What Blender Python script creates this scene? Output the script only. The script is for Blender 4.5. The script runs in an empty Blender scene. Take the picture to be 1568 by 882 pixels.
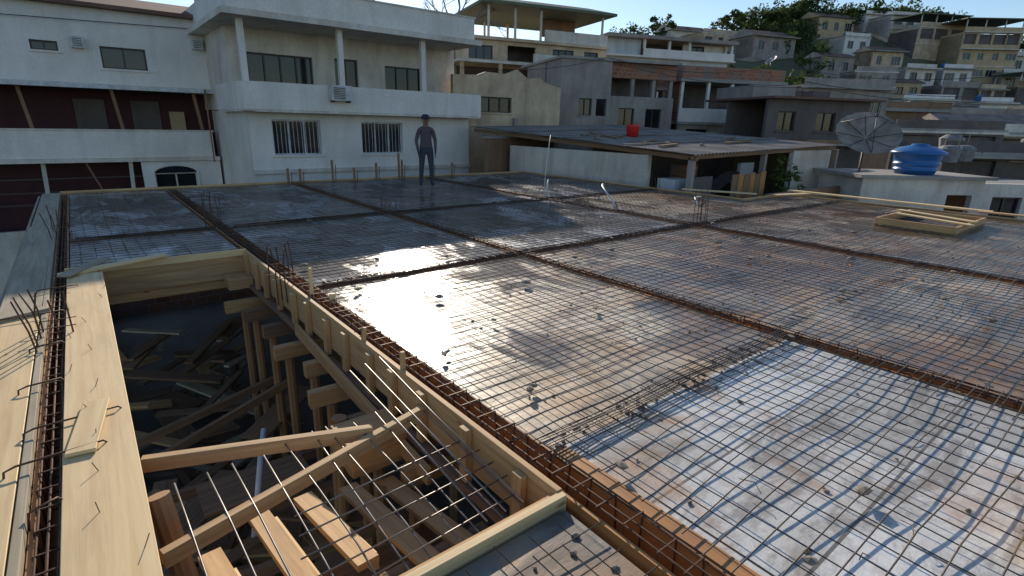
import bpy, math, random
import bmesh
from mathutils import Vector, Matrix, noise
random.seed(7)
SC=bpy.context.scene
COL=SC.collection
rad=math.radians
# ------------------------------------------------------------ builder
class Bd:
    def __init__(s): s.v=[];s.f=[];s.m=[];s.uv=[];s.mats=[];s.T=None
    def mi(s,mat):
        if mat not in s.mats: s.mats.append(mat)
        return s.mats.index(mat)
    def face(s,pts,mat,uvs=None):
        b=len(s.v); s.v+=[tuple(p) for p in pts]; s.f.append(tuple(range(b,b+len(pts)))); s.m.append(s.mi(mat))
        s.uv.append(uvs if uvs else [(p[0],p[1]) for p in pts])
    def beam(s,p,q,w,h,mat,up=(0,0,1)):
        p=Vector(p);q=Vector(q);d=q-p;L=d.length;d.normalize();up=Vector(up)
        if abs(d.dot(up))>.99: up=Vector((0,1,0))
        a=d.cross(up).normalized();u=a.cross(d)
        c=[(-w/2,-h/2),(w/2,-h/2),(w/2,h/2),(-w/2,h/2)]
        P=[p+a*x+u*y for x,y in c];Q=[q+a*x+u*y for x,y in c]
        b=len(s.v);s.v+=[tuple(x) for x in P+Q];k=s.mi(mat)
        ou=random.random()*50;ov=random.random()*50
        cum=[0,w,w+h,2*w+h,2*w+2*h]
        for i in range(4):
            j=(i+1)%4
            s.f.append((b+i,b+j,b+4+j,b+4+i));s.m.append(k)
            s.uv.append([(ou,ov+cum[i]),(ou,ov+cum[i+1]),(ou+L,ov+cum[i+1]),(ou+L,ov+cum[i])])
        s.f.append((b+3,b+2,b+1,b));s.m.append(k);s.uv.append([(ou,ov),(ou+.02,ov),(ou+.02,ov+.1),(ou,ov+.1)])
        s.f.append((b+4,b+5,b+6,b+7));s.m.append(k);s.uv.append([(ou,ov),(ou+.02,ov),(ou+.02,ov+.1),(ou,ov+.1)])
    def box(s,x0,x1,y0,y1,z0,z1,mat):
        dx,dy,dz=x1-x0,y1-y0,z1-z0;cx,cy,cz=(x0+x1)/2,(y0+y1)/2,(z0+z1)/2
        if dx>=dy and dx>=dz: s.beam((x0,cy,cz),(x1,cy,cz),dy,dz,mat)
        elif dy>=dz: s.beam((cx,y0,cz),(cx,y1,cz),dx,dz,mat)
        else: s.beam((cx,cy,z0),(cx,cy,z1),dx,dy,mat,up=(0,1,0))
    def tube(s,pts,r,mat,n=6,cap=True):
        pts=[Vector(p) for p in pts];k=s.mi(mat);b=len(s.v);m=len(pts)
        a=None
        for i,p in enumerate(pts):
            d=(pts[min(i+1,m-1)]-pts[max(i-1,0)]).normalized()
            if a is None:
                a=d.cross(Vector((0,0,1)))
                if a.length<.1:a=d.cross(Vector((1,0,0)))
            a=(a-d*a.dot(d)).normalized();c=d.cross(a)
            rr=r[i] if isinstance(r,(list,tuple)) else r
            for j in range(n):
                t=2*math.pi*j/n
                s.v.append(tuple(p+a*math.cos(t)*rr+c*math.sin(t)*rr))
        for i in range(m-1):
            for j in range(n):
                j2=(j+1)%n
                s.f.append((b+i*n+j,b+i*n+j2,b+(i+1)*n+j2,b+(i+1)*n+j));s.m.append(k)
                s.uv.append([(i*.3,j*.05),(i*.3,j*.05+.05),(i*.3+.3,j*.05+.05),(i*.3+.3,j*.05)])
        if cap:
            s.f.append(tuple(b+j for j in reversed(range(n))));s.m.append(k);s.uv.append([(0,0)]*n)
            s.f.append(tuple(b+(m-1)*n+j for j in range(n)));s.m.append(k);s.uv.append([(0,0)]*n)
    def lathe(s,prof,cx,cy,mat,n=24):
        k=s.mi(mat);b=len(s.v)
        for r,z in prof:
            for j in range(n):
                t=2*math.pi*j/n;s.v.append((cx+r*math.cos(t),cy+r*math.sin(t),z))
        for i in range(len(prof)-1):
            for j in range(n):
                j2=(j+1)%n
                s.f.append((b+i*n+j,b+i*n+j2,b+(i+1)*n+j2,b+(i+1)*n+j));s.m.append(k);s.uv.append([(0,0)]*4)
    def wall(s,s0,s1,z0,z1,y,th,ops,mat,glass=None,frame=None,rec=.12):
        xs=sorted(set([s0,s1]+[o[0] for o in ops]+[o[1] for o in ops]));zs=sorted(set([z0,z1]+[o[2] for o in ops]+[o[3] for o in ops]))
        for i in range(len(xs)-1):
            run=None
            for j in range(len(zs)-1):
                cx=(xs[i]+xs[i+1])/2;cz=(zs[j]+zs[j+1])/2
                hole=any(o[0]<cx<o[1] and o[2]<cz<o[3] for o in ops)
                if hole:
                    if run is not None: s.box(xs[i],xs[i+1],y,y+th,run,zs[j],mat);run=None
                elif run is None: run=zs[j]
            if run is not None: s.box(xs[i],xs[i+1],y,y+th,run,z1,mat)
        for o in ops:
            a,b_,c,d=o[:4]
            kind=o[4] if len(o)>4 else 'w'
            if kind=='w' and glass:
                s.box(a,b_,y+rec+.03,y+rec+.05,c,d,glass)
                fr=frame or mat;t=.05
                s.box(a,b_,y+rec-.02,y+rec+.025,c,c+t,fr);s.box(a,b_,y+rec-.02,y+rec+.025,d-t,d,fr)
                n=max(2,int(round((b_-a)/.6)))
                for q in range(n+1):
                    x=a+(b_-a-t)*q/n
                    s.box(x,x+t,y+rec-.015,y+rec+.02,c+t,d-t,fr)
                s.box(a-.06,b_+.06,y-.06,y-.002,c-.06,c,mat)
    def obj(s,name,loc=(0,0,0),rz=0,bevel=0,smooth=False):
        me=bpy.data.meshes.new(name);me.from_pydata(s.v,[],s.f);me.update()
        for m in s.mats: me.materials.append(m)
        me.polygons.foreach_set('material_index',s.m)
        ul=me.uv_layers.new(name='UVMap');flat=[]
        for u in s.uv:
            for p in u: flat+=[p[0],p[1]]
        ul.data.foreach_set('uv',flat)
        if smooth: me.polygons.foreach_set('use_smooth',[True]*len(s.f))
        o=bpy.data.objects.new(name,me);COL.objects.link(o);o.location=loc;o.rotation_euler=(0,0,rz)
        if bevel:
            md=o.modifiers.new('b','BEVEL');md.width=bevel;md.segments=1;md.limit_method='ANGLE'
        return o
# ------------------------------------------------------------ materials
def newmat(name):
    m=bpy.data.materials.new(name);m.use_nodes=True;nt=m.node_tree;p=nt.nodes['Principled BSDF']
    def N(t,**k):
        n=nt.nodes.new(t)
        for a,b in k.items():
            if a.startswith('i_'): n.inputs[a[2:].replace('_',' ')].default_value=b
            else: setattr(n,a,b)
        return n
    def L(a,b): nt.links.new(a,b)
    return m,nt,p,N,L
def ramp(N,L,src,a,b,ca=(0,0,0,1),cb=(1,1,1,1)):
    r=N('ShaderNodeValToRGB');e=r.color_ramp.elements;e[0].position=a;e[1].position=b;e[0].color=ca;e[1].color=cb;L(src,r.inputs[0]);return r.outputs[0]
def mix(N,L,f,a,b,mode='MIX'):
    n=N('ShaderNodeMix',data_type='RGBA',blend_type=mode)
    for i,x in ((0,f),(6,a),(7,b)):
        if hasattr(x,'is_linked') or hasattr(x,'links'): L(x,n.inputs[i])
        else: n.inputs[i].default_value=x if i==0 else (tuple(x)+(1,) if len(x)==3 else x)
    return n.outputs[2]
def cm(c,k): return tuple(x*k for x in c)
def plaster(name,col,dirt=.6,streak=.6,rough=.88,scale=1.,bump=.25,patch=None):
    m,nt,p,N,L=newmat(name)
    tc=N('ShaderNodeTexCoord');o=tc.outputs['Object']
    n1=N('ShaderNodeTexNoise',i_Scale=.7*scale,i_Detail=8.,i_Roughness=.65);L(o,n1.inputs[0])
    mp=N('ShaderNodeMapping');mp.inputs['Scale'].default_value=(1.6,1.6,.3);L(o,mp.inputs[0])
    n2=N('ShaderNodeTexNoise',i_Scale=1.1*scale,i_Detail=8.,i_Roughness=.65,i_Distortion=.6);L(mp.outputs[0],n2.inputs[0])
    n3=N('ShaderNodeTexNoise',i_Scale=18*scale,i_Detail=4.);L(o,n3.inputs[0])
    c=mix(N,L,ramp(N,L,n1.outputs[0],.38,.68),col,patch or cm(col,1-dirt*.55))
    c=mix(N,L,streak,c,ramp(N,L,n2.outputs[0],.45,.75,(1,1,1,1),(.5,.45,.39,1)),'MULTIPLY')
    c=mix(N,L,.35,c,ramp(N,L,n3.outputs[0],.3,.7,(.75,.75,.75,1),(1.15,1.15,1.15,1)),'MULTIPLY')
    L(c,p.inputs['Base Color']);p.inputs['Roughness'].default_value=rough
    b=N('ShaderNodeBump',i_Strength=bump,i_Distance=.02);L(n3.outputs[0],b.inputs['Height']);L(b.outputs[0],p.inputs['Normal'])
    return m
def wood(name,c1,c2,rough=.7,dirt=.4,dcol=(.14,.1,.07)):
    m,nt,p,N,L=newmat(name)
    tc=N('ShaderNodeTexCoord');uv=tc.outputs['UV']
    mp=N('ShaderNodeMapping');mp.inputs['Scale'].default_value=(1.2,28,1);L(uv,mp.inputs[0])
    n1=N('ShaderNodeTexNoise',i_Scale=1.,i_Detail=6.,i_Roughness=.6,i_Distortion=.6);L(mp.outputs[0],n1.inputs[0])
    mp2=N('ShaderNodeMapping');mp2.inputs['Scale'].default_value=(.9,4,1);L(uv,mp2.inputs[0])
    n2=N('ShaderNodeTexNoise',i_Scale=1.3,i_Detail=7.,i_Roughness=.65);L(mp2.outputs[0],n2.inputs[0])
    vo=N('ShaderNodeTexVoronoi',i_Scale=2.2);mp3=N('ShaderNodeMapping');mp3.inputs['Scale'].default_value=(1,3,1);L(uv,mp3.inputs[0]);L(mp3.outputs[0],vo.inputs[0])
    c=mix(N,L,ramp(N,L,n1.outputs[0],.35,.65),c1,c2)
    c=mix(N,L,.8,c,ramp(N,L,vo.outputs['Distance'],.03,.09,(.35,.2,.1,1),(1,1,1,1)),'MULTIPLY')
    g=N('ShaderNodeMath',operation='MULTIPLY');L(ramp(N,L,n2.outputs[0],.45,.75),g.inputs[0]);g.inputs[1].default_value=dirt
    c=mix(N,L,g.outputs[0],c,dcol)
    L(c,p.inputs['Base Color']);p.inputs['Roughness'].default_value=rough
    b=N('ShaderNodeBump',i_Strength=.3,i_Distance=.004);L(n1.outputs[0],b.inputs['Height']);L(b.outputs[0],p.inputs['Normal'])
    return m
def plain(name,col,rough=.6,metal=0.,var=.35,scale=6.):
    m,nt,p,N,L=newmat(name)
    tc=N('ShaderNodeTexCoord');n=N('ShaderNodeTexNoise',i_Scale=scale,i_Detail=5.);L(tc.outputs['Object'],n.inputs[0])
    c=mix(N,L,ramp(N,L,n.outputs[0],.35,.7),col,cm(col,1-var));L(c,p.inputs['Base Color'])
    p.inputs['Roughness'].default_value=rough;p.inputs['Metallic'].default_value=metal
    return m
def panel(name,light,brown,brown_lo,dark_amt,wet_lo,seed,bw=1.22,rh=.61,wr=.2,dr=.5,orange=.6,spec=.75):
    """formwork plates: stains, joints, damp film"""
    m,nt,p,N,L=newmat(name)
    tc=N('ShaderNodeTexCoord');mp=N('ShaderNodeMapping');mp.inputs['Location'].default_value=(seed*3.7,seed*1.9,seed);L(tc.outputs['Object'],mp.inputs[0]);o=mp.outputs[0]
    big=N('ShaderNodeTexNoise',i_Scale=.6,i_Detail=8.,i_Roughness=.66,i_Distortion=.8);L(o,big.inputs[0])
    mpb=N('ShaderNodeMapping');mpb.inputs['Location'].default_value=(9,3,5);mpb.inputs['Scale'].default_value=(.75,1.8,1);L(o,mpb.inputs[0])
    med=N('ShaderNodeTexNoise',i_Scale=1.9,i_Detail=10.,i_Roughness=.74,i_Distortion=.4);L(mpb.outputs[0],med.inputs[0])
    fin=N('ShaderNodeTexNoise',i_Scale=30.,i_Detail=5.,i_Roughness=.7);L(o,fin.inputs[0])
    wet=N('ShaderNodeTexNoise',i_Scale=.8,i_Detail=7.,i_Roughness=.62,i_Distortion=1.);mpw=N('ShaderNodeMapping');mpw.inputs['Location'].default_value=(20,11,2);mpw.inputs['Scale'].default_value=(1.5,.8,1);L(o,mpw.inputs[0]);L(mpw.outputs[0],wet.inputs[0])
    org=N('ShaderNodeTexNoise',i_Scale=.75,i_Detail=6.,i_Roughness=.6,i_Distortion=1.2);mpo=N('ShaderNodeMapping');mpo.inputs['Location'].default_value=(2,41,7);L(o,mpo.inputs[0]);L(mpo.outputs[0],org.inputs[0])
    br=N('ShaderNodeTexBrick',i_Scale=1.,i_Mortar_Size=.008,i_Brick_Width=bw,i_Row_Height=rh,i_Bias=0.)
    br.inputs['Color1'].default_value=(1,1,1,1);br.inputs['Color2'].default_value=(.52,.49,.45,1);br.inputs['Mortar'].default_value=(.1,.08,.06,1)
    L(o,br.inputs[0])
    c=mix(N,L,ramp(N,L,big.outputs[0],brown_lo,brown_lo+.14),light,brown)
    c=mix(N,L,.85,c,br.outputs[0],'MULTIPLY')
    g0=N('ShaderNodeMath',operation='MULTIPLY');L(ramp(N,L,org.outputs[0],.53,.66),g0.inputs[0]);g0.inputs[1].default_value=orange
    c=mix(N,L,g0.outputs[0],c,(.5,.25,.09))
    g=N('ShaderNodeMath',operation='MULTIPLY');L(ramp(N,L,med.outputs[0],.5,.62),g.inputs[0]);g.inputs[1].default_value=dark_amt
    c=mix(N,L,g.outputs[0],c,(.1,.075,.055))
    w=ramp(N,L,wet.outputs[0],wet_lo,wet_lo+.1)
    c=mix(N,L,w,c,mix(N,L,1.,c,(.66,.64,.62),'MULTIPLY'))
    c=mix(N,L,.5,c,ramp(N,L,fin.outputs[0],.3,.7,(.6,.6,.6,1),(1.2,1.2,1.2,1)),'MULTIPLY')
    L(c,p.inputs['Base Color'])
    r=mix(N,L,w,(dr,)*3,(wr,)*3)
    r=mix(N,L,.6,r,ramp(N,L,med.outputs[0],.35,.65,(.5,.5,.5,1),(1.5,1.5,1.5,1)),'MULTIPLY')
    L(r,p.inputs['Roughness']);p.inputs['Specular IOR Level'].default_value=spec
    b=N('ShaderNodeBump',i_Strength=.25,i_Distance=.02);L(med.outputs[0],b.inputs['Height'])
    b2=N('ShaderNodeBump',i_Strength=.12,i_Distance=.004);L(fin.outputs[0],b2.inputs['Height']);L(b.outputs[0],b2.inputs['Normal']);L(b2.outputs[0],p.inputs['Normal'])
    return m
def brickm(name,col):
    m,nt,p,N,L=newmat(name)
    tc=N('ShaderNodeTexCoord');sp=N('ShaderNodeSeparateXYZ');L(tc.outputs['Object'],sp.inputs[0]);cb=N('ShaderNodeCombineXYZ');ad=N('ShaderNodeMath',operation='ADD');L(sp.outputs[0],ad.inputs[0]);L(sp.outputs[1],ad.inputs[1]);L(ad.outputs[0],cb.inputs[0]);L(sp.outputs[2],cb.inputs[1])
    br=N('ShaderNodeTexBrick',i_Scale=1.,i_Mortar_Size=.012,i_Brick_Width=.3,i_Row_Height=.2)
    br.inputs['Color1'].default_value=(*col,1);br.inputs['Color2'].default_value=(*cm(col,.65),1);br.inputs['Mortar'].default_value=(.3,.28,.25,1);L(cb.outputs[0],br.inputs[0])
    n=N('ShaderNodeTexNoise',i_Scale=.8,i_Detail=7.);L(tc.outputs['Object'],n.inputs[0])
    c=mix(N,L,ramp(N,L,n.outputs[0],.5,.66),br.outputs[0],(.22,.2,.18));L(c,p.inputs['Base Color']);p.inputs['Roughness'].default_value=.9
    return m
W_WHITE=plaster('white_paint',(.85,.8,.74),.3,.3)
W_WHITE2=plaster('old_white_paint',(.79,.72,.63),.55,.6)
W_BEIGE=plaster('beige_render',(.74,.57,.39),.5,.6,patch=(.42,.3,.2))
W_GREY=plaster('cement_render',(.42,.36,.32),.7,.6)
W_DARK=plaster('dark_cement_and_shade',(.17,.14,.13),.7,.5)  # dark cement walls; also paints the shade inside open bays and recesses
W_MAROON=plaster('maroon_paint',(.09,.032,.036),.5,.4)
W_BROWN=plaster('brown_render',(.34,.2,.12),.6,.6)
W_OCHRE=plaster('ochre_paint',(.62,.46,.28),.5,.5)
W_BLUE=plaster('pale_blue_paint',(.62,.67,.7),.4,.5)
W_FLOOR=plaster('raw_slab_floor',(.34,.29,.24),.7,.3)
BRICK=brickm('clay_brick',(.42,.17,.09))
CONC=plaster('concrete',(.42,.38,.34),.7,.3,bump=.5)
GLASS=plain('window_glass',(.02,.025,.03),.08)
ALU=plain('white_frame',(.65,.65,.65),.45)
DFR=plain('dark_frame',(.08,.06,.05),.5)
PINE=wood('pine_board',(.84,.62,.33),(.73,.5,.24),.62,.25)
PINE2=wood('pine_board_used',(.68,.43,.2),(.5,.29,.12),.7,.45)
ORANGE=wood('plywood_orange',(.62,.29,.09),(.42,.18,.055),.6,.55)
WEATH=wood('weathered_board',(.5,.42,.3),(.36,.29,.19),.85,.5,(.13,.11,.09))
WDARK=wood('dirty_plank',(.34,.2,.11),(.2,.12,.07),.85,.5)
LOGM=wood('log_bark',(.46,.27,.13),(.28,.15,.08),.85,.4)
RUST=plain('rusty_rebar',(.14,.07,.04),.6,.3,.5,30)
STEEL=plain('mesh_wire',(.12,.09,.07),.42,.6,.5,12)
STEEL2=plain('new_rebar',(.3,.27,.24),.4,.7,.4,12)
P_WHITE=panel('plates_near',(.86,.85,.82),(.56,.45,.32),.53,.58,.6,1,dr=.42,orange=.8,wr=.24)
P_MID=panel('plates_wet_tan',(.76,.65,.5),(.55,.36,.2),.46,.74,.46,2,wr=.15,dr=.5,spec=.55)
P_BROWN=panel('plates_wet_brown',(.68,.55,.4),(.5,.3,.16),.44,.76,.42,5,wr=.13,dr=.42)
P_FAR=panel('plates_wet_grey',(.74,.71,.68),(.42,.33,.25),.53,.7,.40,8,wr=.1,dr=.36,orange=.2)
P_DARK=panel('plates_dark',(.36,.31,.26),(.24,.17,.12),.45,.8,.55,11)
# ------------------------------------------------------------ terrain (ridge height by bearing from the site)
RIDGE=[(-9000,0),(700,0),(820,4),(930,20),(1050,23),(1170,26.5),(1300,27),(1400,26),(1480,23),(1568,18),(1750,12),(2600,2),(9000,0)]
def terr(x,y):
    D=.599*x+.745*y
    if D<20: return -6.5
    q=784+815*(.783*x-.621*y)/D
    H=0
    for (a,b),(c,d) in zip(RIDGE,RIDGE[1:]):
        if a<=q<=c: H=b+(d-b)*(q-a)/(c-a);break
    t=(D-50)/80
    if t<0:t=0
    if t>1: t=max(0,1-(D-130)/250)
    z=-6.5+t*(H+6.5*(1 if H>1 else 0))
    if H>1 and t>0: z+=noise.noise(Vector((x*.05,y*.05,0)))*1.5*min(1,t*4)
    return z
SOIL=plaster('hill_ground',(.15,.13,.07),.5,0,scale=.1,patch=(.06,.085,.03))
g=Bd();k=g.mi(SOIL);NA=180;rs=[0,15,30,45,50,56,62,68,74,80,86,92,98,104,110,116,122,128,134,140,150,165,185,210,250,300,400,600,1000,2000,4000]
for r in rs:
    for a in range(NA):
        t=2*math.pi*a/NA;x=r*math.cos(t);y=r*math.sin(t);g.v.append((x,y,terr(x,y)))
for i in range(len(rs)-1):
    for a in range(NA):
        a2=(a+1)%NA;g.f.append((i*NA+a,(i+1)*NA+a,(i+1)*NA+a2,i*NA+a2));g.m.append(k);g.uv.append([(0,0)]*4)
g.obj('ground',smooth=True)
# ------------------------------------------------------------ slab deck
XR=12.1;XR2=14.3
deck=Bd()
def pan(x0,x1,y0,y1,mat,top=0):
    deck.box(x0,x1,y0,y1,top-.06,top,mat)
pan(-.26,1.42,7.2,8.87,P_FAR);pan(-.26,1.42,9.05,14.55,P_FAR)
pan(1.66,4.22,-6,1.72,P_WHITE);pan(1.66,4.22,1.722,5.07,P_MID);pan(1.66,4.22,5.25,8.87,P_FAR);pan(1.66,4.22,9.05,14.55,P_FAR)
pan(4.4,8.1,-6,5.07,P_BROWN);pan(4.4,8.1,5.25,8.87,P_FAR);pan(4.4,8.1,9.05,14.55,P_FAR)
pan(8.28,XR2,-6,5.07,P_BROWN);pan(8.28,XR,5.25,8.87,P_MID);pan(XR+.002,XR2,5.25,6.4,P_MID);pan(8.28,XR,9.05,14.55,P_FAR)
pan(-.3,1.42,-6,1.36,P_DARK,-.01)
deck.box(1.661,1.74,-6,1.7,.001,.012,ORANGE)
deck.obj('slab_formwork_deck')
tr=Bd()
def trY(x0,x1,y0,y1):
    tr.box(x0-.02,x1+.02,y0,y1,-.27,-.235,ORANGE)
    tr.box(x0-.028,x0-.002,y0,y1,-.235,-.061,ORANGE);tr.box(x1+.002,x1+.028,y0,y1,-.235,-.061,ORANGE)
    tr.box(x0+.001,x0+.02,y0,y1,-.234,.006,ORANGE);tr.box(x1-.02,x1-.001,y0,y1,-.234,.006,ORANGE)
def trX(y0,y1,x0,x1):
    tr.box(x0,x1,y0-.02,y1+.02,-.275,-.24,ORANGE)
    tr.box(x0,x1,y0+.001,y0+.02,-.238,.004,WDARK);tr.box(x0,x1,y1-.02,y1-.001,-.238,.004,WDARK)
trY(1.47,1.66,-6,14.5);trY(4.22,4.4,-6,14.5);trY(8.1,8.28,-6,14.5)
for a,b in ((1.67,4.21),(4.41,8.09),(8.29,XR)):
    trX(5.07,5.25,a,b);trX(8.87,9.05,a,b)
trX(8.87,9.05,-.26,1.46)
trY(-.40,-.27,-6,14.5)
tr.obj('beam_trench_formwork')
cg=Bd()
def cage(p,q,w,h,zt,step=.15,r=.005):
    p=Vector((p[0],p[1],0));q=Vector((q[0],q[1],0));d=(q-p);L=d.length;d.normalize();a=Vector((d.y,-d.x,0))
    n=max(2,int(L/.5))
    for sx in (-1,0,1):
        for z in (zt,zt-h):
            cg.tube([p+d*(L*i/n)+a*sx*w/2*(1+random.uniform(-.12,.12))+Vector((0,0,z+random.uniform(-.006,.006))) for i in range(n+1)],r,RUST,5,False)
    for i in range(int(L/step)):
        c=p+d*(i*step+random.uniform(-.02,.02)+.05);k=w/2+.008;zt2=zt+.008+random.uniform(-.008,.012);tl=d*random.uniform(-.02,.02)
        c4=[c+a*k+tl+Vector((0,0,zt2)),c-a*k+tl+Vector((0,0,zt2)),c-a*k-tl+Vector((0,0,zt-h)),c+a*k-tl+Vector((0,0,zt-h))]
        for j in range(4): cg.beam(c4[j],c4[(j+1)%4],.006,.006,RUST)
for x in (1.565,4.31,8.19): cage((x,-1.5),(x,14.4),.11,.19,.03)
cage((-.335,-1),(-.335,14.4),.07,.19,.02)
for y in (5.16,8.96): cage((1.7,y),(12,y),.1,.18,.035)
cage((-.2,8.96),(1.45,8.96),.1,.18,.035)
cg.obj('beam_rebar_cages')
def warp(x,y,s,amp):
    n=noise.noise_vector(Vector((x*.55+s,y*.55,s)));n2=noise.noise_vector(Vector((x*1.8,y*1.8,s+5)))
    return n.x*amp+n2.x*amp*.35,n.y*amp+n2.y*amp*.35,abs(n.z)*amp*.9+n2.z*amp*.2
def meshsheet(B,x0,x1,y0,y1,sp,r,z,seed,amp=.03,mat=None):
    mat=mat or STEEL;k=B.mi(mat);st=.2
    def bar(pts,hor):
        b=len(B.v)
        for p in pts:
            if hor: B.v+=[(p[0],p[1]+r,p[2]),(p[0],p[1],p[2]+r),(p[0],p[1]-r,p[2]),(p[0],p[1],p[2]-r)]
            else: B.v+=[(p[0]+r,p[1],p[2]),(p[0],p[1],p[2]-r),(p[0]-r,p[1],p[2]),(p[0],p[1],p[2]+r)]
        for i in range(len(pts)-1):
            for j in range(4):
                j2=(j+1)%4;B.f.append((b+i*4+j,b+(i+1)*4+j,b+(i+1)*4+j2,b+i*4+j2));B.m.append(k);B.uv.append([(0,0)]*4)
    ny=int((y1-y0)/sp);nx=int((x1-x0)/sp)
    for i in range(ny+1):
        y=y0+i*sp+random.uniform(-.008,.008);m=max(2,int((x1-x0)/st));e0=random.uniform(-.05,.05);e1=random.uniform(-.05,.05);P=[]
        for j in range(m+1):
            x=x0+e0+(x1+e1-x0-e0)*j/m;d=warp(x,y,seed,amp);P.append((x+d[0],y+d[1],z+d[2]+r))
        bar(P,True)
    for i in range(nx+1):
        x=x0+i*sp+random.uniform(-.008,.008);m=max(2,int((y1-y0)/st));e0=random.uniform(-.05,.05);e1=random.uniform(-.05,.05);P=[]
        for j in range(m+1):
            y=y0+e0+(y1+e1-y0-e0)*j/m;d=warp(x,y,seed,amp);P.append((x+d[0],y+d[1],z+d[2]-r))
        bar(P,False)
ms=Bd()
meshsheet(ms,1.6,4.35,-1.2,1.85,.125,.0034,.04,1,.065)
meshsheet(ms,1.5,4.3,1.65,5.15,.11,.003,.028,2,.05)
meshsheet(ms,4.15,8.2,-1.2,1.9,.12,.0032,.03,3,.06)
meshsheet(ms,4.2,8.2,1.8,5.2,.11,.003,.03,4,.055)
meshsheet(ms,8.1,14.1,-.5,5.2,.12,.003,.03,5,.05)
meshsheet(ms,1.5,4.9,5.1,9.0,.12,.003,.03,6,.04);meshsheet(ms,4.7,8.2,5.1,9.0,.12,.003,.034,16,.04)
meshsheet(ms,8.1,12.0,5.1,9.0,.12,.003,.03,7,.04)
meshsheet(ms,12.0,14.1,5.1,6.3,.12,.003,.03,7,.04)
meshsheet(ms,-.25,8.2,9.0,14.4,.15,.003,.03,8,.03)
meshsheet(ms,8.1,12.0,9.0,14.4,.15,.003,.03,9,.03)
meshsheet(ms,-.3,1.5,7.25,9.0,.15,.003,.03,10,.02)
meshsheet(ms,.75,1.45,-.5,1.3,.14,.003,.02,12,.02)
ms.obj('welded_rebar_mesh')
sp=Bd()
CH=plain('mortar_chunk',(.26,.215,.17),.9)
def chunk(B,x,y,z,s,mat):
    bm=bmesh.new();bmesh.ops.create_icosphere(bm,subdivisions=1,radius=s);sd=random.random()*99
    rz=Matrix.Rotation(random.random()*6,3,'Z');b=len(B.v);k=B.mi(mat)
    for v in bm.verts:
        c=v.co.copy();c*=1+.6*noise.noise(c*30+Vector((sd,0,0)));c.x*=1.4;c.z*=.55;c=rz@c;B.v.append((x+c.x,y+c.y,z+c.z))
    bm.verts.index_update()
    for f in bm.faces: B.f.append(tuple(b+v.index for v in f.verts));B.m.append(k);B.uv.append([(0,0)]*3)
    bm.free()
for i in range(14):
    for j in range(15):
        if random.random()<.25: continue
        x=1.9+i*.85+random.uniform(-.35,.35);y=-.3+j*.85+random.uniform(-.35,.35)
        if x>11.8 and y>6: continue
        s=random.choice((.024,.03,.038,.022))
        chunk(sp,x,y,.05,s,CH)
        if random.random()<.5: chunk(sp,x+.05,y+.03,.04,s*.7,CH)
for i in range(420):
    x=random.uniform(1.8,12);y=random.uniform(-.5,9)
    chunk(sp,x,y,.006,random.uniform(.005,.013),CH)
for i in range(110): chunk(sp,random.uniform(1.7,4.15),1.74+random.gauss(0,.06),.005,random.choice((.005,.008,.01,.014)),CH)
for i in range(30): chunk(sp,random.uniform(.5,1.4),random.uniform(.3,1.3),-.005,random.uniform(.005,.016),CH)
for i in range(150):
    x=random.uniform(1.8,9);y=random.uniform(-.3,7);a=random.random()*3;l=random.uniform(.04,.16)
    sp.tube([(x,y,.045),(x+l*.5*math.cos(a),y+l*.5*math.sin(a),.06),(x+l*math.cos(a+.4),y+l*math.sin(a+.4),.045)],.0022,RUST,4,False)
# overlapping bar bundle along the sheet lap
for i in range(5):
    y=1.70+i*.022;P=[]
    for j in range(14):
        x=1.62+j*.2;d=warp(x,y,2,.05);P.append((x,y+d[1]+random.uniform(-.006,.006),.05+d[2]))
    sp.tube(P,.0035,STEEL,5,False)
sp.obj('rebar_spacer_blocks')
# ------------------------------------------------------------ stair opening timber
def W(name,fn,bevel=.003):
    b=Bd();fn(b);return b.obj(name,bevel=bevel)
def f(b):
    b.box(1.425,1.46,1.42,7.14,-.25,.045,PINE2)
    y=1.62
    while y<7:
        b.box(1.38,1.423,y,y+.07,-.3,.02+random.uniform(-.02,.01),PINE2);y+=random.uniform(.36,.5)
    b.box(1.37,1.42,1.5,7.0,-.36,-.31,WDARK)
    b.beam((1.33,2.4,-.42),(1.36,4.95,-.3),.03,.12,PINE2)
    b.box(-.0,1.42,7.12,7.16,-.3,.05,PINE2)
    b.box(-.3,1.45,7.08,7.118,-.02,.06,PINE)
    b.box(.0,1.40,7.165,7.2,-.42,-.16,PINE2)
    b.box(.2,1.45,1.38,1.42,-.3,.04,PINE);b.box(.2,1.46,1.425,1.45,-.28,.02,PINE2)
    b.box(1.15,1.42,6.75,7.05,-.35,-.22,PINE2)
W('stair_opening_frame',f)
def f(b):
    b.beam((-.16,-1.5,.035),(-.135,6.75,.05),.285,.03,PINE)
W('scaffold_plank',f)
def f2(b):
    b.beam((-.3,6.62,.09),(.05,7.2,.1),.12,.02,WEATH);b.beam((-.33,6.75,.075),(.6,7.1,.09),.12,.025,PINE)
W('loose_board',f2)
def f(b): b.beam((0,2.86,-.03),(1.03,2.48,-.04),.045,.075,PINE2)
W('timber_brace',f)
def f(b): b.beam((.0,2.2,-.10),(1.36,2.52,-.05),.045,.075,PINE2)
W('timber_brace',f)
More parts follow.
